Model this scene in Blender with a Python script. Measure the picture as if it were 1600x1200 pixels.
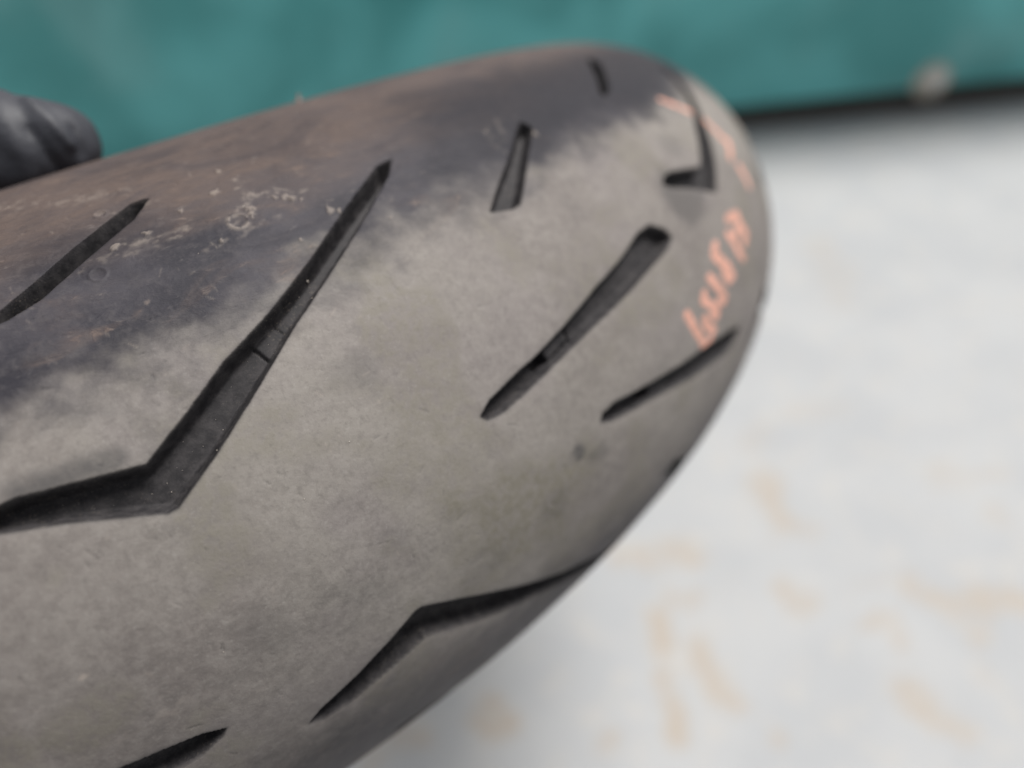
import bpy, math
import numpy as np
from mathutils import Matrix, Vector

S = bpy.context.scene
COL = S.collection
R_ = math.radians
for o in list(bpy.data.objects):
    bpy.data.objects.remove(o)

# ------------------------------------------------------------------ frames
# The tyre has its own frame: y = axle, origin = hub centre.  Its tilt in the
# world is given by where "up" and "away" point in that frame.
def unit(v):
    v = np.array(v, float)
    return v / np.linalg.norm(v)

def rot(ax, t):
    c, s = math.cos(t), math.sin(t)
    return np.array({'x': [[1, 0, 0], [0, c, -s], [0, s, c]],
                     'y': [[c, 0, s], [0, 1, 0], [-s, 0, c]],
                     'z': [[c, -s, 0], [s, c, 0], [0, 0, 1]]}[ax])

CAM_T = np.array([.437, .0568, 0.])                       # camera, tyre frame
M_T = np.stack([[0, 1, 0], [0, 0, 1], [1, 0, 0]], 1).astype(float)
_b = np.array([1., 0, 0]); _u = np.array([0, 0, 1.]); _r = np.cross(_u, _b)
M_T = np.stack([_r, _u, _b], 1) @ rot('y', .3548) @ rot('x', -.3911) @ rot('z', -2.062)
PITCH, ROLL = R_(45), R_(5.4)
up_cam = np.array([-math.sin(ROLL) * math.cos(PITCH), math.cos(ROLL) * math.cos(PITCH), math.sin(PITCH)])
UP = unit(M_T @ up_cam)
FW = -M_T[:, 2]; FW = unit(FW - UP * (FW @ UP))
RT = np.cross(FW, UP)
W = np.stack([RT, FW, UP], 0)                             # tyre frame -> world
HUB = np.array([0., 0., .287])          # held a hand's breadth off the floor

def to_world(p):
    return np.asarray(p, float) @ W.T + HUB

CAM_W = to_world(CAM_T)
CAM_R = W @ M_T

# ------------------------------------------------------------------ camera
cam = bpy.data.objects.new('camera', bpy.data.cameras.new('camera'))
COL.objects.link(cam)
mw = Matrix(CAM_R.tolist()).to_4x4(); mw.translation = Vector(CAM_W.tolist())
cam.matrix_world = mw
cam.data.sensor_width = 36
cam.data.lens = 36 * 1141.9 / 1600
cam.data.clip_start = .005
cam.data.clip_end = 200
cam.data.dof.use_dof = True
cam.data.dof.focus_distance = .1235
cam.data.dof.aperture_fstop = 5.3
S.camera = cam

# ------------------------------------------------------------------ light
SUN_EL, SUN_AZ = R_(61), R_(54)          # azimuth measured from "away", to the right
sun_dir = np.array([math.sin(SUN_AZ) * math.cos(SUN_EL), math.cos(SUN_AZ) * math.cos(SUN_EL), math.sin(SUN_EL)])
world = bpy.data.worlds.new('World'); S.world = world
world.use_nodes = True
nt = world.node_tree
bg = nt.nodes['Background']
sky = nt.nodes.new('ShaderNodeTexSky'); sky.sky_type = 'NISHITA'
sky.sun_disc = False
sky.sun_elevation = SUN_EL; sky.sun_rotation = SUN_AZ
sky.air_density = 1.0; sky.dust_density = 4.0; sky.ozone_density = 1.0
hs = nt.nodes.new('ShaderNodeHueSaturation'); hs.inputs['Saturation'].default_value = .15
nt.links.new(sky.outputs[0], hs.inputs['Color'])
nt.links.new(hs.outputs[0], bg.inputs['Color'])
bg.inputs['Strength'].default_value = .05
sl = bpy.data.lights.new('sun', 'SUN'); sl.energy = 3.1; sl.angle = R_(30); sl.color = (1, .97, .93)
sun = bpy.data.objects.new('sun', sl); COL.objects.link(sun)
sun.rotation_euler = Vector(sun_dir.tolist()).to_track_quat('Z', 'Y').to_euler()
S.view_settings.view_transform = 'Standard'
S.view_settings.look = 'None'
S.view_settings.gamma = 1
S.view_settings.exposure = .68

# ------------------------------------------------------------------ helpers
def mesh_obj(name, verts, faces, mat, parent=None, normals=None, smooth=True, attrs=None, kind=None):
    """verts Nx3, faces Mx4 (or Mx3) arrays -> one linked mesh object"""
    faces = np.asarray(faces, np.int32)
    me = bpy.data.meshes.new(name)
    n, k = faces.shape
    me.vertices.add(len(verts)); me.vertices.foreach_set('co', np.asarray(verts, np.float32).ravel())
    me.loops.add(n * k); me.loops.foreach_set('vertex_index', faces.ravel())
    me.polygons.add(n)
    me.polygons.foreach_set('loop_start', np.arange(0, n * k, k, dtype=np.int32))
    me.polygons.foreach_set('loop_total', np.full(n, k, np.int32))
    me.update(calc_edges=True)
    me.polygons.foreach_set('use_smooth', np.full(n, smooth, bool))
    for an, av in (attrs or {}).items():
        if av.ndim == 2:
            a = me.attributes.new(an, 'FLOAT_VECTOR', 'POINT'); a.data.foreach_set('vector', av.astype(np.float32).ravel())
        else:
            a = me.attributes.new(an, 'FLOAT', 'POINT'); a.data.foreach_set('value', av.astype(np.float32))
    if normals is not None:
        me.normals_split_custom_set_from_vertices(np.asarray(normals, np.float32).tolist())
    me.materials.append(mat)
    o = bpy.data.objects.new(name, me); COL.objects.link(o)
    if parent: o.parent = parent
    if kind: o['kind'] = kind
    return o

def sub_mesh(name, V, N, Fc, attrs, mat, parent):
    used = np.unique(Fc)
    remap = np.zeros(len(V), np.int32); remap[used] = np.arange(len(used))
    return mesh_obj(name, V[used], remap[Fc], mat, parent, N[used], True, {k: v[used] for k, v in attrs.items()})

def empty(name, loc, rotm=None, label=None, cat=None, group=None):
    e = bpy.data.objects.new(name, None); COL.objects.link(e)
    m = Matrix(rotm.tolist()).to_4x4() if rotm is not None else Matrix.Identity(4)
    m.translation = Vector([float(x) for x in loc]); e.matrix_world = m
    e.empty_display_size = .02
    if label: e['label'] = label
    if cat: e['category'] = cat
    if group: e['group'] = group
    return e

_hash_rng = np.random.default_rng(7)
_perm = _hash_rng.random((512, 512))
def vnoise(x, y, seed=0):
    x = x + seed * 37.7; y = y + seed * 91.3
    xi = np.floor(x).astype(int); yi = np.floor(y).astype(int)
    fx = x - xi; fy = y - yi
    fx = fx * fx * (3 - 2 * fx); fy = fy * fy * (3 - 2 * fy)
    g = lambda a, b: _perm[a % 512, b % 512]
    return (g(xi, yi) * (1 - fx) + g(xi + 1, yi) * fx) * (1 - fy) + (g(xi, yi + 1) * (1 - fx) + g(xi + 1, yi + 1) * fx) * fy
def fbm(x, y, seed=0, octv=4):
    v = 0; a = .5; t = 0
    for k in range(octv):
        v = v + a * vnoise(x * 2 ** k, y * 2 ** k, seed + k); t += a; a *= .55
    return v / t
def sstep(a, b, x):
    t = np.clip((x - a) / (b - a), 0, 1); return t * t * (3 - 2 * t)
def poly_sd(px, py, poly):
    """signed distance to a polygon, negative inside"""
    P = np.asarray(poly, float); Q = np.roll(P, -1, 0)
    d = np.full(px.shape, 1e9); ins = np.zeros(px.shape, bool)
    for (ax, ay), (bx, by) in zip(P, Q):
        ex, ey = bx - ax, by - ay
        wx, wy = px - ax, py - ay
        t = np.clip((wx * ex + wy * ey) / (ex * ex + ey * ey + 1e-12), 0, 1)
        d = np.minimum(d, (wx - t * ex) ** 2 + (wy - t * ey) ** 2)
        c = (ay > py) != (by > py)
        ins ^= c & (px < (bx - ax) * (py - ay) / ((by - ay) if by != ay else 1e-12) + ax)
    d = np.sqrt(d)
    return np.where(ins, -d, d)
def line_sd(px, py, pts):
    d = np.full(px.shape, 1e9)
    if len(pts) == 1: return np.hypot(px - pts[0][0], py - pts[0][1])
    for (ax, ay), (bx, by) in zip(pts[:-1], pts[1:]):
        ex, ey = bx - ax, by - ay; wx, wy = px - ax, py - ay
        t = np.clip((wx * ex + wy * ey) / (ex * ex + ey * ey + 1e-12), 0, 1)
        d = np.minimum(d, (wx - t * ex) ** 2 + (wy - t * ey) ** 2)
    return np.sqrt(d)

# node helper
class NT:
    def __init__(s, name):
        s.m = bpy.data.materials.new(name); s.m.use_nodes = True
        s.t = s.m.node_tree; s.b = s.t.nodes['Principled BSDF']
    def n(s, typ, **kw):
        nd = s.t.nodes.new(typ)
        for k, v in kw.items(): setattr(nd, k, v)
        return nd
    def l(s, a, b): s.t.links.new(a, b)
    def put(s, sock, v):
        if isinstance(v, bpy.types.NodeSocket): s.l(v, sock)
        else: sock.default_value = v
    def noise(s, vec, scale, detail=4, rough=.55, dist=0):
        nd = s.n('ShaderNodeTexNoise'); s.l(vec, nd.inputs['Vector'])
        nd.inputs['Scale'].default_value = scale; nd.inputs['Detail'].default_value = detail
        nd.inputs['Roughness'].default_value = rough; nd.inputs['Distortion'].default_value = dist
        return nd.outputs['Fac']
    def ramp(s, v, a, b, lo=0., hi=1.):
        nd = s.n('ShaderNodeMapRange', interpolation_type='SMOOTHSTEP'); s.put(nd.inputs[0], v)
        for i, x in zip((1, 2, 3, 4), (a, b, lo, hi)): nd.inputs[i].default_value = x
        return nd.outputs[0]
    def mix(s, f, a, b, mode='MIX'):
        nd = s.n('ShaderNodeMix', data_type='RGBA', blend_type=mode)
        s.put(nd.inputs[0], f)
        for k, v in ((6, a), (7, b)):
            if isinstance(v, tuple): v = (*v, 1) if len(v) == 3 else v
            s.put(nd.inputs[k], v)
        return nd.outputs[2]
    def math(s, op, a, b=0.):
        nd = s.n('ShaderNodeMath', operation=op); s.put(nd.inputs[0], a); s.put(nd.inputs[1], b); return nd.outputs[0]
    def attr(s, name, out='Fac'):
        nd = s.n('ShaderNodeAttribute', attribute_name=name); return nd.outputs[out]
    def scale(s, vec, v):
        nd = s.n('ShaderNodeVectorMath', operation='MULTIPLY'); s.l(vec, nd.inputs[0]); nd.inputs[1].default_value = v
        return nd.outputs[0]
    def bump(s, h, dist, strength=1., prev=None):
        nd = s.n('ShaderNodeBump'); s.put(nd.inputs['Height'], h); nd.inputs['Distance'].default_value = dist
        nd.inputs['Strength'].default_value = strength
        if prev is not None: s.l(prev, nd.inputs['Normal'])
        return nd.outputs[0]

# ------------------------------------------------------------------ tyre material
def rubber_material():
    m = NT('worn_rubber')
    co = m.n('ShaderNodeTexCoord').outputs['Object']
    uv = m.attr('surf', 'Vector')                      # metres round / across the tread
    shoulder, groove, crayon, dust, dark, olive = (m.attr(k) for k in ('shoulder', 'groove', 'crayon', 'dust', 'dark', 'olive'))
    # worn centre: dusty grey rubber, broad soft tones and fine grain
    n1 = m.noise(co, 60, 5, .6); n0 = m.noise(co, 17, 3, .5); n2 = m.noise(co, 480, 5, .68); n3 = m.noise(co, 1500, 3, .65)
    notg = m.math('SUBTRACT', 1., groove)
    streak = m.noise(m.scale(uv, (700, 380, 1)), 1, 4, .6, .6)
    c = m.mix(m.ramp(n0, .36, .64), (.162, .145, .137), (.214, .198, .181))
    c = m.mix(m.ramp(n1, .35, .68, 0, .40), c, (.245, .226, .209))
    c = m.mix(m.ramp(m.noise(co, 34, 4), .48, .68, 0, .5), c, (.168, .148, .150))
    c = m.mix(m.ramp(n1, .44, .28, 0, .38), c, (.120, .112, .107))
    c = m.mix(m.ramp(n2, .40, .72, 0, .30), c, (.27, .254, .237))
    c = m.mix(m.ramp(n2, .52, .30, 0, .26), c, (.118, .108, .102))
    c = m.mix(m.ramp(streak, .54, .74, 0, .30), c, (.118, .108, .102))
    c = m.mix(m.ramp(n3, .54, .70, 0, .24), c, (.100, .092, .086))
    c = m.mix(m.ramp(n3, .44, .30, 0, .24), c, (.31, .295, .28))
    c = m.mix(m.math('MULTIPLY', olive, m.ramp(n2, .36, .60, .1, .9)), c, (.140, .129, .098))
    c = m.mix(m.math('MULTIPLY', dark, m.ramp(n2, .3, .6, .6, 1.)), c, (.062, .060, .062))
    # unworn shoulder, plus painted shade on the lower side: blue-black, dusty brown towards the sidewall, smeared along the running direction
    s1 = m.noise(m.scale(uv, (30, 80, 1)), 1, 6, .62, 1.2)
    s2 = m.noise(m.scale(uv, (150, 420, 1)), 1, 5, .65, 1.0)
    sh = m.mix(m.ramp(n1, .35, .65), (.027, .026, .033), (.052, .049, .058))
    sh = m.mix(m.ramp(n2, .45, .70, 0, .5), sh, (.082, .076, .080))
    sh = m.mix(m.ramp(s1, .50, .34, 0, .55), sh, (.026, .025, .032))
    edge = m.attr('edge')
    br = m.math('ADD', m.math('MULTIPLY', edge, m.ramp(s1, .30, .60, .45, 1.)), m.ramp(s1, .52, .70, 0, .45))
    br = m.math('MULTIPLY', m.math('MINIMUM', br, 1.), m.ramp(s2, .25, .62, .65, 1.))
    sh = m.mix(m.math('MULTIPLY', br, .85), sh, (.108, .080, .069))
    sh = m.mix(m.ramp(m.math('MULTIPLY', s1, s2), .33, .44, 0, .4), sh, (.20, .145, .118))
    sh = m.mix(m.ramp(s2, .60, .75, 0, .30), sh, (.190, .172, .165))
    c = m.mix(shoulder, c, sh)
    c = m.mix(m.math('MULTIPLY', m.math('MULTIPLY', dark, shoulder), .85), c, (.018, .0175, .023))
    # groove inside: clean dark rubber with dust on the floor
    gsp = m.ramp(m.noise(co, 2600, 2, .5), .58, .72)
    g = m.mix(m.ramp(n2, .35, .7), (.022, .021, .023), (.048, .045, .047))
    g = m.mix(m.math('MULTIPLY', m.math('MULTIPLY', gsp, m.ramp(n1, .4, .65, .05, .55)), 1.), g, (.15, .13, .11))
    c = m.mix(groove, c, g)
    # pale crumbs and chalky crayon
    c = m.mix(dust, c, (.42, .36, .31))
    cr = m.mix(m.ramp(n2, .35, .65), (.52, .27, .20), (.64, .35, .28))
    c = m.mix(m.math('MULTIPLY', crayon, m.ramp(n2, .34, .50, .45, 1.)), c, cr)
    m.l(c, m.b.inputs['Base Color'])
    r = m.math('SUBTRACT', m.ramp(n2, .3, .7, .62, .78), m.math('MULTIPLY', shoulder, .06))
    r = m.math('ADD', r, m.math('MULTIPLY', crayon, .15))
    m.l(r, m.b.inputs['Roughness'])
    m.b.inputs['Specular IOR Level'].default_value = .18
    b = m.bump(n2, .00013, .8)
    b = m.bump(n3, .00005, .8, b)
    b = m.bump(m.math('MULTIPLY', s2, m.math('MULTIPLY', shoulder, m.math('SUBTRACT', 1., groove))), .0004, .7, b)
    m.l(b, m.b.inputs['Normal'])
    return m.m
RUBBER = rubber_material()

# ------------------------------------------------------------------ tread pattern (mm; u runs round the crown, v across)
RC, AA, BB = .2362, .0794, .0818           # tube centre radius, axial and radial half sizes
RT_, KV = 318., 80.6                       # u = theta*318, v = phi*80.6
PERIOD = 2 * math.pi / 12 * RT_            # 12 repeats round the tyre
SHIFT = -.0886 * RT_                       # the other side's pattern runs this far ahead
t = lambda L: [(a * RT_, b) for a, b in L]
long_groove = t([(-.1985, 65.6), (-.1863, 65.2), (-.1387, 56.9), (-.1008, 49.7), (-.0634, 43.4), (-.0285, 38.5),
                 (-.0038, 33.9), (.0273, 28.5), (.0546, 30.3), (.0839, 32.2), (.1000, 32.0), (.1085, 30.6),
                 (.1000, 28.9), (.0718, 26.0), (.0500, 23.2), (.0288, 20.3), (.0239, 20.3), (-.0034, 25.4),
                 (-.0399, 32.9), (-.0684, 39.0), (-.1089, 46.6), (-.1381, 52.1), (-.1866, 61.9)])
middle_groove = t([(-.1442, 8.5), (-.1548, 10.3), (-.1818, 12.1), (-.1995, 12.9), (-.2351, 15.3), (-.2735, 18.4),
                   (-.3141, 20.9), (-.3434, 23.6), (-.3634, 23.9), (-.3798, 20.4), (-.3826, 18.0), (-.3684, 16.5),
                   (-.3362, 15.1), (-.2940, 13.0), (-.2586, 11.7), (-.2292, 10.3), (-.2083, 9.3), (-.1807, 7.8),
                   (-.1609, 6.8), (-.1475, 7.2)])
short_groove = t([(-.3303, 62.8), (-.3325, 60.1), (-.3017, 53.3), (-.2571, 42.9), (-.2485, 42.7), (-.2318, 44.1),
                  (-.2537, 48.8), (-.2848, 54.4), (-.3152, 60.4)])
shoulder_groove = t([(-.0400, 79.0), (-.0300, 78.9), (-.0080, 75.0), (.0098, 72.0), (.0357, 67.1), (.0593, 63.0),
                     (.0640, 61.4), (.0563, 61.7), (.0390, 63.3), (.0090, 68.6), (-.0258, 74.6)])
barA = [(-19.95, 42.9), (-21.6, 39.0), (-16.43, 36.4), (-14.95, 40.3)]
barC = [(-74.77, 15.8), (-75.5, 12.1), (-66.97, 10.2), (-66.3, 13.9)]
pitC = [(-66.4, 13.9), (-67.1, 10.1), (-63.4, 9.6), (-62.4, 12.8)]
middle_groove_b = t([(-.1442, 8.5), (-.1548, 10.3), (-.1818, 12.1), (-.1995, 12.9), (-.2351, 15.3), (-.2735, 18.2),
                     (-.3141, 20.4), (-.3420, 22.1), (-.3620, 22.0), (-.3750, 20.6), (-.3785, 19.4), (-.3684, 17.8),
                     (-.3475, 16.2), (-.2940, 13.0), (-.2586, 11.7), (-.2292, 10.3), (-.2083, 9.3), (-.1807, 7.8),
                     (-.1609, 6.8), (-.1475, 7.2)])
GTYPES = [('long_groove', long_groove, 4.3, 1.5), ('middle_groove', middle_groove, 3.4, 1.25),
          ('short_groove', short_groove, 3.2, 1.2), ('shoulder_groove', shoulder_groove, 4.0, 1.1)]

# ------------------------------------------------------------------ tread grid
NEAR = (-.335, .125)
def ring_angles():
    a = list(np.arange(NEAR[1], NEAR[0], -.27 / RT_))
    a += list(np.arange(a[-1] - .42 / RT_, -.95, -.42 / RT_))
    end = NEAR[1] - 2 * math.pi
    n = int((a[-1] - end) / (2.0 / RT_))
    a += list(np.linspace(a[-1], end, n + 1)[1:-1])
    return np.array(a)
TH = ring_angles(); NT_ = len(TH)
PHE = 1.22                                   # where tread ends and sidewall begins
VV = np.concatenate([np.linspace(-PHE * KV, -83, 20)[:-1], np.arange(-83, 83.01, .28), np.linspace(83, PHE * KV, 20)[1:]])
VV = np.unique(np.round(VV, 4)); NV = len(VV)
U, V = np.meshgrid(TH * RT_, VV, indexing='ij')

H = np.zeros_like(U); SD = np.full(U.shape, 50.); GID = np.full(U.shape, -1, int); BAR = np.zeros(U.shape, int)
GR = np.zeros_like(U)
uniq = []
wob = (fbm(U / 2.2, V / 2.2, 3, 3) - .5) * .35
for k in range(12):
    for side in (1, -1):
        for gi, (gname, poly, D, w) in enumerate(GTYPES):
            if gi == 1 and side < 0: poly = middle_groove_b
            off = -k * PERIOD + (SHIFT if side < 0 else 0)
            P = [(a + off, b * side) for a, b in poly]
            pu = np.array([a for a, b in P]); umin, umax = pu.min() - 3, pu.max() + 3
            for wrap in (0, -2 * math.pi * RT_, 2 * math.pi * RT_):
                rows = np.where((TH * RT_ + wrap > umin) & (TH * RT_ + wrap < umax))[0]
                if len(rows) == 0: continue
                r0, r1 = rows[0], rows[-1] + 1
                pv = [b for a, b in P]
                c0, c1 = np.searchsorted(VV, min(pv) - 3), np.searchsorted(VV, max(pv) + 3)
                u = U[r0:r1, c0:c1] + wrap; v = V[r0:r1, c0:c1]
                sd = poly_sd(u, v, P) + wob[r0:r1, c0:c1] * .5
                if gi == 3: sd = sd - .2
                q = np.clip((-sd + .10) / w, 0, 1)
                prof = 1 - (1 - q) ** 1.9
                dep = D * prof
                b = np.zeros(u.shape, int)
                def sdp(poly2): return poly_sd(u, v, [(x + off, y * side) for x, y in poly2])
                if gi == 0:
                    s2 = sdp(barA)
                    inside = 1 - sstep(-.15, .15, s2)
                    dep = np.where(dep > D - 1.1, dep - inside * np.minimum(.45, dep - (D - 1.1)), dep)
                    crack = (1 - sstep(.12, .42, np.abs(s2))) * (sd < -1.1)
                    dep = dep + .35 * crack
                    b[(s2 < .1) & (sd < -.6)] = 1
                if gi == 1:
                    s2 = sdp(barC); s3 = sdp(pitC)
                    inside = 1 - sstep(-.12, .12, s2)
                    dep = np.where(dep > D - 1.0, dep - inside * np.minimum(1.2, dep - (D - 1.2)), dep)
                    crack = 1 - sstep(.35, .7, np.abs(u - off + 75.1))
                    dep = dep + 2.0 * crack * (sd < -.5)
                    dep = dep + 2.0 * (1 - sstep(-.3, .15, s3)) * (sd < -.35)
                    b[(s2 < .1) & (sd < -.4)] = 2
                m = sd < SD[r0:r1, c0:c1]
                SD[r0:r1, c0:c1] = np.where(m, sd, SD[r0:r1, c0:c1])
                H[r0:r1, c0:c1] = np.where(m & (sd < .6), -dep, H[r0:r1, c0:c1])
                gid = len(uniq)
                G = GID[r0:r1, c0:c1]; G[m & (sd < .45)] = gid
                B = BAR[r0:r1, c0:c1]; B[m & (sd < .45)] = b[m & (sd < .45)]
            uniq.append((gname, k, side))
GR = 1 - sstep(-.05, .55, SD)

# worn lip beside the grooves and gentle unevenness of the rubber
H += -.25 * np.exp(-np.clip(SD, 0, 9) / .8) * (SD > 0)
H += (fbm(U / 14, V / 9, 5, 3) - .5) * .35 + (fbm(U / 2.6, V / 1.7, 9, 3) - .5) * .07

# masks ------------------------------------------------------------
bound = 50 + (fbm(U / 22, V / 22, 11, 3) - .5) * 10 + (fbm(U / 5, V / 4, 12, 5) - .5) * 13
bound = bound - 4 * sstep(-60, -20, U)
bound = bound + 4 * (1 - sstep(-220, -130, U))
shoulder = sstep(-10, 7, np.abs(V) - bound)
shoulder = np.where(V < 0, .8 * sstep(-20, 8, np.abs(V) - bound + 1), shoulder)  # lower side: underside shade painted in on top of its unworn rubber
edge = sstep(58, 82, np.abs(V) + (fbm(U / 18, V / 6, 19, 3) - .5) * 14)
dark = np.zeros_like(U); olive = sstep(.50, .68, fbm(U / 15, V / 15, 21, 3)) * .45
def blob(u, v, r, a, ru=1., nz=.5):
    d = np.hypot((U - u) / ru, V - v) / r + (fbm(U / (r * .8), V / (r * .8), int(abs(u) * 3) % 50, 3) - .5) * 2 * nz
    return a * (1 - sstep(.45, 1.1, d))
for u, v, r, a, ru in [(-28, 27.5, 4.2, .24, 1.3), (-65.6, -11, 2.4, .85, 1.2), (-71, -15, 2.6, .4, 1.6), (-137, 25, 9, .55, 1.5), (-150, 38, 6, .3, 1.2),
                       (-57, -19, 4, .25, 1.5), (-20, -3, 4, .15, 1.), (6, -5, 7, .16, 1.), (-34, -21, 6, .2, 1.4)]:
    dark = np.maximum(dark, blob(u, v, r, a, ru))
dark = np.maximum(dark, (1 - sstep(-100, -55, U)) * sstep(46, 60, V + (fbm(U / 7, V / 7, 44, 4) - .5) * 12) * (1 - sstep(76, 96, V)) * (U > -400))
# darker band just above the elbow of the long groove
dark = np.maximum(dark, .75 * (1 - sstep(0, 3.2, line_sd(U, V, [(12, 31.2), (19, 32.4), (26, 33.3)]) + (fbm(U / 3, V / 3, 61, 3) - .5) * 2)))
dark = np.maximum(dark, .50 * (1 - sstep(0, 1.1, SD)) * fbm(U / 4, V / 4, 33, 3))
dust = np.zeros_like(U)
crumbs = [(-29.2, 80.2, .5), (-25.2, 73.9, .9), (-28.8, 66.2, .8), (-28.4, 64.4, .7), (-37, 65.5, .9), (-37.5, 64.7, .6),
          (-38.8, 63.7, .4), (-42.2, 58.7, 1.0), (-33, 54.7, .35), (-2.9, 68.6, .8), (-17, 72, .4), (-20, 61, .4), (-52, 52, .4),
          (-34.6, 66.6, .5), (-44, 57.8, .5), (-92, 63.4, .7), (-104, 58, .8), (-9, 69, .6)]
for u, v, r in crumbs:
    bm_ = blob(u, v, r * 1.2, .85, 1., 1.1); dust = np.maximum(dust, bm_ * .38); H += bm_ * .28
for L, wd, a in [([(-23, 63.8), (-25, 66), (-28.5, 67.3), (-30, 69.5)], .7, .6), ([(-31.5, 76), (-30, 71.5), (-33, 68.5), (-35.5, 67.5)], .55, .75),
                 ([(-2, 68.2), (-6.7, 67.8), (-10, 67.2), (-14, 66), (-16, 66.4)], .6, .6), ([(-36, 69.5), (-39, 66.5), (-42, 66)], .35, .5),
                 ([(-2, 79), (-9, 77.5), (-14, 77.8)], .6, .35), ([(8, 92), (2, 88), (-5, 86), (-10, 84)], 1.2, .4), ([(12, 66), (0, 66.5), (-9, 65)], .5, .35),
                 ([(30, 96), (18, 95), (10, 93)], 2.5, .45), ([(-16, 60), (-24, 61.2), (-32, 61.8)], .5, .35),
                 ([(34, -8), (26, -9.5), (18, -9)], .9, .28), ([(-100, 66), (-93, 60)], .8, .25),
                 ([(-104, 65.5), (-98, 66), (-92, 62.5), (-90, 57)], .9, .2)]:
    d = line_sd(U + (fbm(U / 3, V / 3, 71, 3) - .5) * 3, V + (fbm(U / 3, V / 3, 72, 3) - .5) * 3, L)
    q = (1 - sstep(wd * .3, wd * 2.4, d)) * sstep(.40, .75, fbm(U / 1.4, V / .9, 77, 3)) * a * .40
    dust = np.maximum(dust, q); H += q * .15
for (u, v, r) in [(2.0, 63.7, 1.5), (-25.2, 64.1, 1.9), (-3.5, 79, 1.2)]:      # moulded vent rings
    d = np.hypot(U - u, V - v)
    H += .18 * np.exp(-((d - r) / .28) ** 2) - .12 * np.exp(-(d / (r * .55)) ** 2)
d = np.hypot(U + 25.2, V - 64.1); dust = np.maximum(dust, .35 * np.exp(-((d - 1.9) / .5) ** 2) * sstep(.4, .6, fbm(U / 1.2, V / 1.2, 98, 3)))
dust *= 1 - GR

# fine hair scratches and nicks, mostly along the running direction
srng = np.random.default_rng(12)
for _ in range(700):
    u0, v0 = srng.uniform(-190, 38), srng.uniform(-45, 95)
    an = srng.normal(.25, .5) if srng.random() < .6 else srng.normal(1.35, .35)
    ln = srng.uniform(.4, 2.2); du, dv_ = math.cos(an) * ln, math.sin(an) * ln
    r0_, r1_ = sorted((int(np.argmin(np.abs(TH * RT_ - u0 - abs(du) - 1))), int(np.argmin(np.abs(TH * RT_ - u0 + abs(du) + 1)))))
    c0_, c1_ = np.searchsorted(VV, v0 - abs(dv_) - 1), np.searchsorted(VV, v0 + abs(dv_) + 1)
    if r1_ <= r0_ or c1_ <= c0_: continue
    dd = line_sd(U[r0_:r1_, c0_:c1_], V[r0_:r1_, c0_:c1_], [(u0 - du / 2, v0 - dv_ / 2), (u0 + du / 2, v0 + dv_ / 2)])
    qq = np.exp(-(dd / .17) ** 2) * sstep(.25, .6, fbm(U[r0_:r1_, c0_:c1_] / .7, V[r0_:r1_, c0_:c1_] / .7, 55, 2)) * (1 - GR[r0_:r1_, c0_:c1_])
    if srng.random() < .55:
        dust[r0_:r1_, c0_:c1_] = np.maximum(dust[r0_:r1_, c0_:c1_], qq * srng.uniform(.04, .20))
    else:
        dark[r0_:r1_, c0_:c1_] = np.maximum(dark[r0_:r1_, c0_:c1_], qq * srng.uniform(.12, .40)); H[r0_:r1_, c0_:c1_] -= qq * .10

olive = np.maximum(olive, blob(-48, -14, 15, .75, 1.4, .6))
dust = np.maximum(dust, blob(30, 3.2, .55, .35, 1.6, .5))
# orange crayon writing across the tread (u, v in mm)
def px_theta(l): return [(a * RT_, b) for a, b in l]
CRAYON = [
    [(0.67, [(-115.3, -0.4), (-117.6, -5.7), (-120.8, -11.5)]), (0.7, [(-123.8, -5.3), (-124.1, -7.8), (-128.4, -11.0), (-125.4, -12.1), (-121.1, -12.0)])],
    [(0.72, [(-131.9, 3.1), (-134.9, -0.8), (-138.6, -5.0), (-137.4, -6.4), (-134.6, -4.8)]), (0.7, [(-126.6, 0.6), (-125.2, -1.0), (-129.2, -4.1), (-132.0, -7.2), (-130.7, -8.1), (-128.7, -6.1)])],
    [(0.93, [(-141.3, 8.8), (-139.0, 7.0), (-141.6, 4.1), (-145.6, 0.8), (-146.9, -2.4), (-144.0, -2.3), (-142.3, 0.9)])],
    [(1.01, [(-157.3, 11.8), (-164.8, 10.9), (-164.5, 7.9), (-167.5, 3.8), (-164.2, 2.3)]), (0.78, [(-152.5, 8.5), (-155.2, 5.7), (-156.3, 2.1), (-159.2, -1.3)]), (0.79, [(-164.1, 7.7), (-155.8, 6.3)])],
    [(0.89, [(-190.7, 20.6), (-191.3, 17.7), (-191.0, 13.6)])],
    [(0.89, [(-192.1, 31.6), (-195.9, 28.8), (-192.0, 26.6), (-186.5, 24.9)]), (0.66, [(-189.3, 39.4), (-190.1, 36.0), (-192.5, 32.1)])],
    [(0.64, [(-172.7, 52.0), (-178.4, 47.6), (-185.1, 42.8)])]]
CR = np.zeros_like(U); CRI = np.full(U.shape, -1, int)
for gi, glyph in enumerate(CRAYON):
    for wd, pts in glyph:
        pu = [a for a, b in pts]
        rows = np.where((TH * RT_ > min(pu) - 9) & (TH * RT_ < max(pu) + 9))[0]; r0, r1 = rows[0], rows[-1] + 1
        # the crayon strokes are broader along the running direction
        Lp = [(a / 2.0, b) for a, b in pts]
        d = line_sd(U[r0:r1] / 2.0, V[r0:r1], Lp) + (fbm(U[r0:r1] / 1.6, V[r0:r1] / 1.2, 90, 3) - .5) * .5
        q = 1 - sstep(wd * .9, wd * 1.75, d)
        q = q * (1 - GR[r0:r1])
        CR[r0:r1] = np.maximum(CR[r0:r1], q); CRI[r0:r1][q > .12] = gi
H += CR * .10

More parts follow.
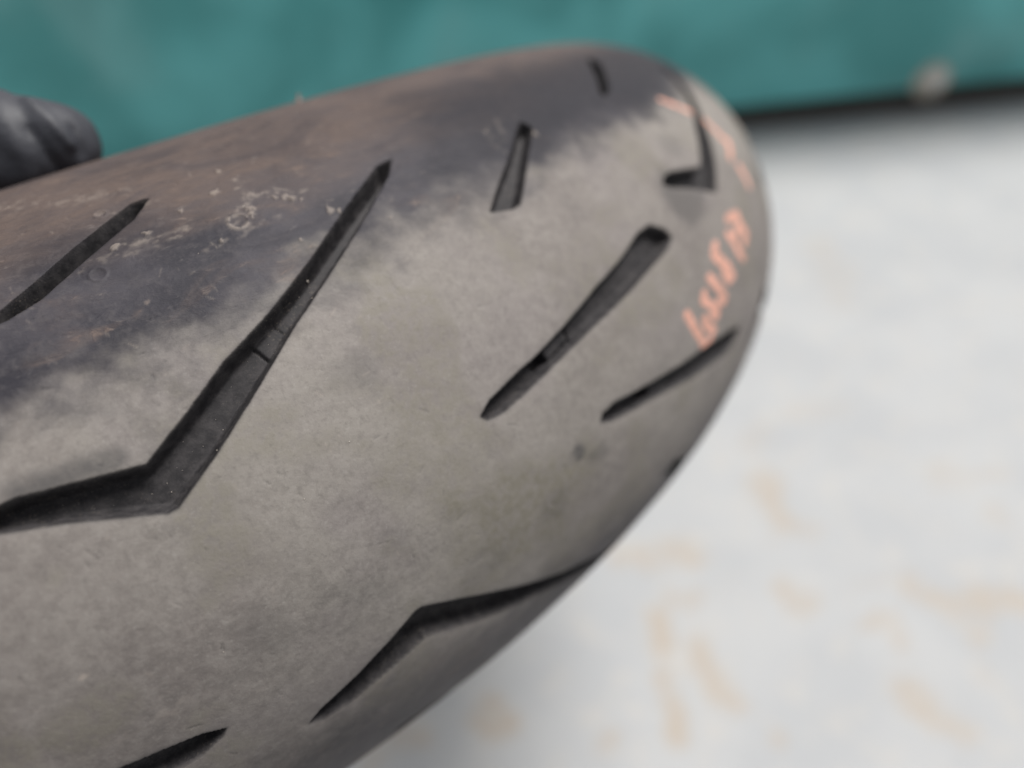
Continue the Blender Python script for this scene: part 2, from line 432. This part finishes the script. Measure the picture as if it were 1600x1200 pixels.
# ------------------------------------------------------------------ tyre surface
def surf(theta, v, h):
    ph = v / KV
    y = AA * np.sin(ph); r = RC + BB * np.cos(ph)
    ny = np.sin(ph) / AA; nr = np.cos(ph) / BB; l = np.hypot(ny, nr); ny /= l; nr /= l
    y = y + ny * h * .001; r = r + nr * h * .001
    return np.stack([r * np.cos(theta), y, r * np.sin(theta)], -1)
H *= 1 - sstep(PHE * KV - 3, PHE * KV, np.abs(V))
X = surf(TH[:, None] + 0 * V, V, H)
dth = np.roll(X, -1, 0) - np.roll(X, 1, 0)
dv = np.empty_like(X); dv[:, 1:-1] = X[:, 2:] - X[:, :-2]; dv[:, 0] = X[:, 1] - X[:, 0]; dv[:, -1] = X[:, -1] - X[:, -2]
N = np.cross(dth, dv); N /= np.linalg.norm(N, axis=-1, keepdims=True) + 1e-20
out = surf(TH[:, None] + 0 * V, V, H + 1) - X
sgn = np.sign((N * out).sum(-1).mean()); N *= sgn
idx = np.arange(NT_ * NV).reshape(NT_, NV)
nx = np.roll(idx, -1, 0)
q = np.stack([idx[:, :-1], nx[:, :-1], nx[:, 1:], idx[:, 1:]], -1).reshape(-1, 4)
if sgn < 0: q = q[:, ::-1]
Xf, Nf = X.reshape(-1, 3), N.reshape(-1, 3)
SURF = np.stack([U, V, 0 * U], -1).reshape(-1, 3) / 1000
ATT = dict(surf=SURF, shoulder=shoulder.ravel(), groove=GR.ravel(), crayon=CR.ravel(), dust=dust.ravel(),
           dark=dark.ravel(), olive=olive.ravel(), edge=edge.ravel())

tyre = empty('motorcycle_tyre', HUB, W, 'worn grey motorcycle tyre with chevron grooves and orange crayon marks on its tread', 'tyre')
gidf, barf, crf = GID.ravel(), BAR.ravel(), CRI.ravel()
fg = gidf[q].max(1); fb = barf[q].min(1); fc = crf[q].max(1)
fg_bar = (fb > 0) & (fg >= 0)
plain = (fg < 0) & (fc < 0)
tread = sub_mesh('tread', Xf, Nf, q[plain], ATT, RUBBER, tyre)
for g in range(len(uniq)):
    f = q[(fg == g) & ~fg_bar]
    if len(f): 
        go = sub_mesh('groove', Xf, Nf, f, ATT, RUBBER, tread)
    f = q[(fg == g) & fg_bar]
    if len(f): sub_mesh('wear_bar', Xf, Nf, f, ATT, RUBBER, tread)
for g in range(len(CRAYON)):
    f = q[(fc == g) & (fg < 0)]
    if len(f): 
        o = sub_mesh('crayon_mark', Xf, Nf, f, ATT, RUBBER, tread)
        o['label'] = 'orange hand-written crayon stroke on the grey tread'

# sidewalls, beads and inner liner (same ring angles, few columns)
def ring_surface(name, prof, th, parent, flip=False, edge_v=1.):
    """prof: list of (y, r)"""
    P = np.array(prof); n, k = len(th), len(P)
    TT = th[:, None]
    Xs = np.stack([P[None, :, 1] * np.cos(TT), P[None, :, 0] + 0 * TT, P[None, :, 1] * np.sin(TT)], -1)
    i = np.arange(n * k).reshape(n, k); j = np.roll(i, -1, 0)
    qq = np.stack([i[:, :-1], j[:, :-1], j[:, 1:], i[:, 1:]], -1).reshape(-1, 4)
    if flip: qq = qq[:, ::-1]
    arc = np.concatenate([[0], np.cumsum(np.hypot(*np.diff(P, axis=0).T))])
    sf = np.stack([TT * .318 + 0 * arc[None], arc[None] + .098 + 0 * TT, 0 * TT + 0 * arc[None]], -1).reshape(-1, 3)
    z = np.zeros(n * k)
    at = dict(surf=sf, shoulder=z + 1, groove=z, crayon=z, dust=z, dark=z, olive=z, edge=z + edge_v)
    return mesh_obj(name, Xs.reshape(-1, 3), qq, RUBBER, parent, None, True, at)
for s in (1, -1):
    ph = np.linspace(PHE, 1.62, 14)
    pr = [(AA * math.sin(a), RC + BB * math.cos(a)) for a in ph]
    pr += [(.0782, .2270), (.0772, .2235), (.0778, .2225), (.0770, .2212), (.0745, .2175), (.0715, .2160), (.0680, .2150), (.0655, .2160)]
    ring_surface('sidewall', [(y * s, r) for y, r in pr], TH[::1] if s > 0 else TH, tyre, flip=(s < 0))
ph = np.linspace(-1.55, 1.55, 48)
pin = [(-.0655, .2160), (-.0650, .2210)] + [((AA - .0095) * math.sin(a), RC + (BB - .0095) * math.cos(a)) for a in ph] + [(.0650, .2210), (.0655, .2160)]
ring_surface('inner_liner', pin, TH[::4], tyre, flip=True, edge_v=0.)
# little rubber hair left from moulding, on the upper shoulder
def nub(theta, v, L, r, bend):
    base = surf(np.array(theta), np.array(v), 0.); nrm = unit(surf(np.array(theta), np.array(v), 1.) - base)
    tan = unit(np.cross(nrm, [0, 1, 0])); bi = np.cross(nrm, tan)
    vs, fs = [], []
    for i, tt in enumerate(np.linspace(0, 1, 6)):
        c = base - nrm * .0006 + nrm * L * tt + tan * bend * tt * tt; rr = r * (1 - .75 * tt) * (1.8 - .8 * min(1, tt * 4))
        for a in range(8):
            vs.append(c + rr * (math.cos(a * math.pi / 4) * tan + math.sin(a * math.pi / 4) * bi))
    for i in range(5):
        for a in range(8): fs.append((i * 8 + a, i * 8 + (a + 1) % 8, i * 8 + 8 + (a + 1) % 8, i * 8 + 8 + a))
    return np.array(vs), fs
pale = NT('dusty_rubber_crumb'); pale.b.inputs['Base Color'].default_value = (.22, .16, .14, 1); pale.b.inputs['Roughness'].default_value = .8
vs, fs = nub(-.232, 114, .0024, .0009, -.0008)
mesh_obj('moulding_hair', vs, fs, pale.m, tyre)

# sand grains lying in the grooves and on the tread
rng = np.random.default_rng(4)
ico = np.array([(0, 0, 1), (.894, 0, .447), (.276, .851, .447), (-.724, .526, .447), (-.724, -.526, .447), (.276, -.851, .447),
                (.724, .526, -.447), (-.276, .851, -.447), (-.894, 0, -.447), (-.276, -.851, -.447), (.724, -.526, -.447), (0, 0, -1)])
icf = [(0,1,2),(0,2,3),(0,3,4),(0,4,5),(0,5,1),(1,6,2),(2,7,3),(3,8,4),(4,9,5),(5,10,1),(1,10,6),(2,6,7),(3,7,8),(4,8,9),(5,9,10),(6,11,7),(7,11,8),(8,11,9),(9,11,10),(10,11,6)]
gv, gf = [], []
ri, ci = np.where((GR[:1200] > .9) & (SD[:1200] < -1.0))
pick = rng.choice(len(ri), 260, replace=False)
spots = [(i, c, rng.uniform(.03, .085)) for i, c in zip(ri[pick], ci[pick])]
def near_idx(u, v): return int(np.argmin(np.abs(TH * RT_ - u))), int(np.argmin(np.abs(VV - v)))
for u, v, r in [(-30.4, 48.0, .26), (-27.5, 46.2, .10), (-29.5, 44.5, .13), (-15, 60, .09), (-47.5, 32, .10), (-1.5, 26, .12), (-37, 79, .1),
                (-40, 71, .12), (-28, 67, .16), (-10, 12, .1), (12, -5, .1), (-62, 12.5, .10), (-21, 17, .12)]:
    spots.append((*near_idx(u, v), r))
for i, c, r in spots:
    p = X[i, c] + N[i, c] * r * .0004
    a = ico * rng.uniform(.7, 1.2, (12, 1)) * r * .001
    gf += [tuple(np.array(f) + 12 * len(gv)) for f in icf]; gv.append(a + p)
gm = NT('sand_grain'); gm.b.inputs['Base Color'].default_value = (.40, .36, .32, 1); gm.b.inputs['Roughness'].default_value = .35
mesh_obj('sand_grains', np.concatenate(gv), gf, gm.m, tyre, smooth=False, kind='stuff')

# ------------------------------------------------------------------ picture ray -> world, used only to measure where the floor meets the panel
def ray(px, py):
    d = CAM_R @ np.array([(px - 800) / 1141.9, -(py - 600) / 1141.9, -1.]); return unit(d)
def on_floor(px, py):
    d = ray(px, py); return CAM_W + d * (-CAM_W[2] / d[2])

# ------------------------------------------------------------------ floor
fa, fb_ = on_floor(1178, 200), on_floor(1600, 158)
along = unit(fb_ - fa); along[2] = 0; along = unit(along)
awayv = np.array([-along[1], along[0], 0.])
if awayv[1] < 0: awayv = -awayv
base = fa.copy(); base[2] = 0

gx = np.concatenate([-np.geomspace(40, 1.3, 16), np.arange(-1.2, 1.5, .006), np.geomspace(1.6, 40, 16)])
gy = np.concatenate([-np.geomspace(40, 1.1, 16), np.arange(-1.0, 1.4, .006), np.geomspace(1.5, 40, 16)])
GX, GY = np.meshgrid(gx, gy, indexing='ij')
stain = np.zeros_like(GX)
wx = GX + (fbm(GX / .035, GY / .035, 101, 4) - .5) * .045
wy = GY + (fbm(GX / .035, GY / .035, 131, 4) - .5) * .045
BL = [([(1185, 757), (1215, 790), (1250, 827)], 24, .75), ([(1035, 960), (1040, 1050), (1065, 1130)], 20, .9), ([(1105, 1000), (1110, 1050), (1150, 1095)], 23, .8),
      ([(1225, 932), (1280, 950)], 16, .75), ([(1430, 930), (1500, 960), (1590, 935)], 24, .75), ([(1500, 960), (1520, 1000)], 16, .5), ([(1415, 1085), (1450, 1100), (1480, 1130)], 30, .75),
      ([(935, 1170)], 27, .8), ([(745, 1138), (800, 1140)], 24, .9), ([(975, 873), (1080, 865)], 20, .7), ([(1060, 930), (1085, 935)], 17, .6),
      ([(1378, 990)], 22, .7), ([(1240, 640), (1300, 635)], 20, .3), ([(1470, 750), (1560, 740)], 20, .35), ([(1570, 810)], 26, .35),
      ([(1235, 1160)], 20, .6), ([(1205, 860)], 12, .4), ([(1285, 385), (1320, 470)], 26, .28), ([(600, 1185), (640, 1165)], 22, .7),
      ([(1530, 1050)], 14, .4), ([(1190, 690)], 22, .3), ([(1340, 910), (1390, 905)], 10, .35)]
for L, r, a in BL:
    P = [on_floor(*p_)[:2] for p_ in L]
    rr = np.linalg.norm(on_floor(L[0][0] + r, L[0][1]) - on_floor(*L[0]))
    d = line_sd(wx, wy, P) / rr
    stain = np.maximum(stain, a * (1 - sstep(.55, 1.25, d)))
far = np.hypot(GX - .3, GY - .3)
rnd = sstep(.60, .70, fbm(GX / .06, GY / .045, 151, 4)) * .75
inview = 1 - sstep(.0, .12, np.maximum(np.abs(GX - .42) - .55, np.abs(GY - .15) - .8))
stain = np.maximum(stain, rnd * (1 - inview))
fi = np.arange(GX.size).reshape(GX.shape)
fq = np.stack([fi[:-1, :-1], fi[1:, :-1], fi[1:, 1:], fi[:-1, 1:]], -1).reshape(-1, 4)
fm = NT('painted_concrete')
co = fm.n('ShaderNodeTexCoord').outputs['Object']
n1 = fm.noise(co, 9, 4); n2 = fm.noise(co, 38, 5, .6); n3 = fm.noise(co, 300, 4, .6)
c = fm.mix(fm.ramp(n1, .35, .65), (.326, .336, .350), (.360, .367, .376))
c = fm.mix(fm.ramp(n2, .50, .68, 0, .55), c, (.40, .385, .365))
c = fm.mix(fm.ramp(n3, .55, .75, 0, .3), c, (.33, .32, .31))
st = fm.math('MULTIPLY', fm.attr('stain'), fm.ramp(fm.noise(co, 62, 4), .34, .56, .4, 1.))
c = fm.mix(st, c, (.345, .300, .252))
fm.l(c, fm.b.inputs['Base Color']); fm.b.inputs['Roughness'].default_value = .75
fm.l(fm.bump(n3, .001, .5), fm.b.inputs['Normal'])
floor = mesh_obj('floor', np.stack([GX, GY, 0 * GX], -1).reshape(-1, 3), fq, fm.m, None, None, True, {'stain': stain.ravel()}, kind='structure')

# ------------------------------------------------------------------ green panel
PB = np.stack([along, -awayv, np.cross(along, -awayv)], 1)      # columns: along, towards camera, up/down
if PB[2, 2] < 0: PB = np.stack([along, awayv, np.array([0, 0, 1.])], 1)
PB = np.stack([along, awayv, np.array([0, 0, 1.])], 1)
panel = empty('green_panel', base, PB, 'broad teal green panel with a bolt near its bottom edge above a dark gap, behind the tyre', 'panel')
pm = NT('green_sheet')
co = pm.n('ShaderNodeTexCoord').outputs['Object']
p1 = pm.noise(co, 4.5, 3, .5, .6); _p = p1.node; _p.noise_dimensions = '4D'; _p.inputs['W'].default_value = 3.1; p1 = _p.outputs[0]; p2 = pm.noise(co, 6, 4, .45); p3 = pm.noise(co, 160, 3)
c = pm.mix(pm.ramp(p1, .34, .66), (.072, .365, .362), (.155, .59, .59))
c = pm.mix(pm.ramp(p2, .52, .72, 0, .5), c, (.24, .56, .55))
c = pm.mix(pm.ramp(p3, .5, .8, 0, .15), c, (.10, .20, .19))
pm.l(c, pm.b.inputs['Base Color']); pm.b.inputs['Roughness'].default_value = .42
pm.l(pm.bump(p1, .03, .8), pm.b.inputs['Normal'])
nxp, nzp = 120, 60
px_ = np.linspace(-3.2, 3.0, nxp); z0 = .037; pz_ = z0 + (.31 - z0) * np.linspace(0, 1, nzp) ** 1.5
PX, PZ = np.meshgrid(px_, pz_, indexing='ij')
PY = (fbm(PX * 2.2, PZ * 1.6, 201, 3) - .5) * .018
front = np.stack([PX, PY - .0, PZ], -1)
back = np.stack([PX, PY + .022, PZ], -1)
pv = np.concatenate([front.reshape(-1, 3), back.reshape(-1, 3)])
i = np.arange(nxp * nzp).reshape(nxp, nzp); o2 = nxp * nzp
pf = np.concatenate([np.stack([i[:-1, :-1], i[1:, :-1], i[1:, 1:], i[:-1, 1:]], -1).reshape(-1, 4),
                     np.stack([i[:-1, :-1], i[:-1, 1:], i[1:, 1:], i[1:, :-1]], -1).reshape(-1, 4) + o2])
rim = np.concatenate([i[:, 0], i[-1, 1:], i[::-1, -1][1:], i[0, ::-1][1:]])
pf = np.concatenate([pf, np.stack([rim[:-1], rim[:-1] + o2, rim[1:] + o2, rim[1:]], -1)])
mesh_obj('sheet', pv, pf, pm.m, panel)
dk = NT('gap_shade'); dk.b.inputs['Base Color'].default_value = (.065, .055, .045, 1); dk.b.inputs['Roughness'].default_value = .8
def box(x0, x1, y0, y1, z0_, z1_):
    v = np.array([(x, y, z) for x in (x0, x1) for y in (y0, y1) for z in (z0_, z1_)])
    return v, [(0, 1, 3, 2), (4, 6, 7, 5), (0, 4, 5, 1), (2, 3, 7, 6), (0, 2, 6, 4), (1, 5, 7, 3)]
v, f = box(-3.2, 3.0, .014, .034, .001, .0395)  # added strip, its dark colour stands in for shade in the gap
mesh_obj('gap_shade_strip', v, f, dk.m, panel, smooth=False)
# bolt with washer
def lathe(prof, n=32, ax='y'):
    vs = [(r * math.cos(2 * math.pi * k / n), y, r * math.sin(2 * math.pi * k / n)) for r, y in prof for k in range(n)]
    fs = [(i * n + k, i * n + (k + 1) % n, (i + 1) * n + (k + 1) % n, (i + 1) * n + k) for i in range(len(prof) - 1) for k in range(n)]
    return np.array(vs), fs
mt = NT('dull_zinc'); mt.b.inputs['Base Color'].default_value = (.88, .86, .82, 1); mt.b.inputs['Metallic'].default_value = .3; mt.b.inputs['Roughness'].default_value = .36
mt2 = NT('washer_metal'); mt2.b.inputs['Base Color'].default_value = (.60, .55, .47, 1); mt2.b.inputs['Metallic'].default_value = .4; mt2.b.inputs['Roughness'].default_value = .55
d = ray(1460, 124); PBn = awayv
tt = ((base - CAM_W) @ PBn) / (d @ PBn); bp = CAM_W + d * tt
lx, lz = (bp - base) @ along, bp[2]
ly = (fbm(np.array(lx * 2.2), np.array(lz * 1.6), 201, 3) - .5) * .018
v, f = lathe([(0, -.016), (.006, -.0155), (.0105, -.012), (.012, -.006), (.012, -.0022), (0.002, -.0022)])
blt = mesh_obj('bolt', v * np.array([1.3, .8, 1.3]) + np.array([lx, ly, lz]), f, mt.m, panel)
v, f = lathe([(.001, -.0028), (.0185, -.0026), (.0195, -.0015), (.0195, .003)])
mesh_obj('washer', v * 1.4 + np.array([lx - .004, ly, lz - .003]), f, mt2.m, blt)

# ------------------------------------------------------------------ gloved hand holding the upper sidewall
def skin_body(name, chain, edges, root, sub):
    me = bpy.data.meshes.new(name)
    me.from_pydata([c[0] for c in chain], edges, []); me.update()
    ob = bpy.data.objects.new(name, me); COL.objects.link(ob)
    md = ob.modifiers.new('skin', 'SKIN'); md.use_smooth_shade = True; md.branch_smoothing = .6
    for k, c in enumerate(chain):
        sv = me.skin_vertices[0].data[k]; r = c[1]
        sv.radius = (r, r) if not isinstance(r, tuple) else r
        sv.use_root = (k == root)
    sd_ = ob.modifiers.new('sub', 'SUBSURF'); sd_.levels = sd_.render_levels = sub
    dg = bpy.context.evaluated_depsgraph_get(); ev = ob.evaluated_get(dg)
    nm = bpy.data.meshes.new_from_object(ev, depsgraph=dg)
    ob.modifiers.clear(); ob.data = nm
    for p_ in nm.polygons: p_.use_smooth = True
    return ob
ch, ed = [], []
def add(p_, r, prev=None):
    ch.append((tuple(p_), r)); 
    if prev is not None: ed.append((prev, len(ch) - 1))
    return len(ch) - 1
w0 = add((.060, .150, .150), .026)
w1 = add((.100, .135, .125), .024, w0)
pc = add((.135, .120, .110), .027, w1)
# thumb
t0 = add((.160, .113, .083), .0165, pc)
t1 = add((.198, .109, .060), .0148, t0)
t2 = add((.2265, .0935, .0230), .0130, t1)
t3 = add((.2355, .0865, .0010), .0120, t2)
t4 = add((.2365, .0805, -.0118), .0095, t3)
# four fingers hooked over the bead into the cavity
for k, (z, ln) in enumerate([(.078, 1.0), (.100, 1.08), (.122, 1.03), (.143, .86)]):
    a = add((.160, .108, z), .0125, pc)
    b_ = add((.186 + .004 * k % 3 * .3, .092, z - .004), .0108, a)
    c_ = add((.196, .066 - .006 * (ln - 1) * 10 * .2, z - .010), .0098, b_)
    d_ = add((.206 + .008 * (ln - .86), .052, z - .014), .0092, c_)
    add((.218 + .010 * (ln - .86), .048, z - .017), .0080, d_)
hand = empty('person', to_world((.06, .15, .15)), W, 'hand in a dark blue-grey glove holding the upper sidewall of the tyre', 'person')
hofs = np.array([.06, .15, .15])
gl = skin_body('glove', [((np.array(p_) - hofs).tolist(), r) for p_, r in ch], ed, 0, 4)
gl.parent = hand
# creases of the thin loose glove over the thumb
nv = len(gl.data.vertices); co_ = np.empty(nv * 3, np.float32); gl.data.vertices.foreach_get('co', co_); co_ = co_.reshape(-1, 3).astype(float)
no_ = np.empty(nv * 3, np.float32); gl.data.vertices.foreach_get('normal', no_); no_ = no_.reshape(-1, 3)
P3 = co_ + hofs
def prj(P):
    v = (P - CAM_T) @ M_T; return 800 + 1141.9 * v[:, 0] / -v[:, 2], 600 - 1141.9 * v[:, 1] / -v[:, 2]
def seg3(P, a, b):
    a, b = np.array(a), np.array(b); ab = b - a; tq = np.clip(((P - a) @ ab) / (ab @ ab), 0, 1)
    return np.linalg.norm(P - a - tq[:, None] * ab, axis=1)
disp = (fbm(P3[:, 0] * 90 + P3[:, 1] * 70, P3[:, 2] * 90, 301, 3) - .5) * .0022
def poly3(P, L):
    return np.min([seg3(P, a_, b_) for a_, b_ in zip(L[:-1], L[1:])], axis=0)
valley = poly3(P3, [(.2330, .0975, .0030), (.2362, .0968, .0015), (.2450, .0885, .0008), (.2444, .0810, -.0006), (.240, .076, -.001)])
ridge = poly3(P3, [(.2400, .0945, -.0012), (.2421, .0926, -.0018), (.2446, .0880, -.0036), (.2445, .0834, -.0050)])
disp += -.0013 * np.exp(-(valley / .0010) ** 2) + .0012 * np.exp(-(ridge / .0011) ** 2)
disp += .0014 * sstep(.0010, .0040, P3[:, 2] + (P3[:, 1] - .0885) * .12) * (P3[:, 2] < .03)
disp -= .0008 * np.exp(-(seg3(P3, (.2440, .0865, -.0072), (.2440, .0800, -.0066)) / .0010) ** 2)
for a_, b_, h_, w_ in [((.2440, .0960, .0120), (.2450, .0840, .0060), -.0003, .0012), ((.2440, .0950, .0160), (.2440, .0840, .0170), -.0012, .0011),
                       ((.2300, .1050, .0220), (.2420, .0920, .0260), -.0015, .0013)]:
    disp += h_ * np.exp(-(seg3(P3, a_, b_) / w_) ** 2)
co_ += no_ * disp[:, None]
gl.data.vertices.foreach_set('co', co_.astype(np.float32).ravel()); gl.data.update()
gmn = NT('nitrile_glove')
co = gmn.n('ShaderNodeTexCoord').outputs['Object']
g1 = gmn.noise(co, 120, 3)
gmn.l(gmn.mix(gmn.ramp(g1, .35, .7), (.027, .029, .038), (.036, .038, .048)), gmn.b.inputs['Base Color'])
gmn.b.inputs['Roughness'].default_value = .6
gmn.l(gmn.bump(g1, .0015, .4), gmn.b.inputs['Normal'])
gl.data.materials.clear(); gl.data.materials.append(gmn.m)
# jacket sleeve covering the wrist and forearm
ch2 = [((.088, .139, .132), .030), ((.060, .150, .150), .037), ((.0, .175, .185), .042), ((-.08, .205, .235), .047), ((-.17, .24, .29), .053)]
sv_ = skin_body('sleeve', [((np.array(p_) - hofs).tolist(), r) for p_, r in ch2], [(k, k + 1) for k in range(4)], 0, 3)
sv_.parent = hand
sm = NT('dark_sleeve_cloth'); co = sm.n('ShaderNodeTexCoord').outputs['Object']
s1 = sm.noise(co, 30, 4); sm.b.inputs['Base Color'].default_value = (.030, .032, .040, 1); sm.b.inputs['Roughness'].default_value = .9
sm.l(sm.bump(s1, .02, .8), sm.b.inputs['Normal'])
sv_.data.materials.clear(); sv_.data.materials.append(sm.m)
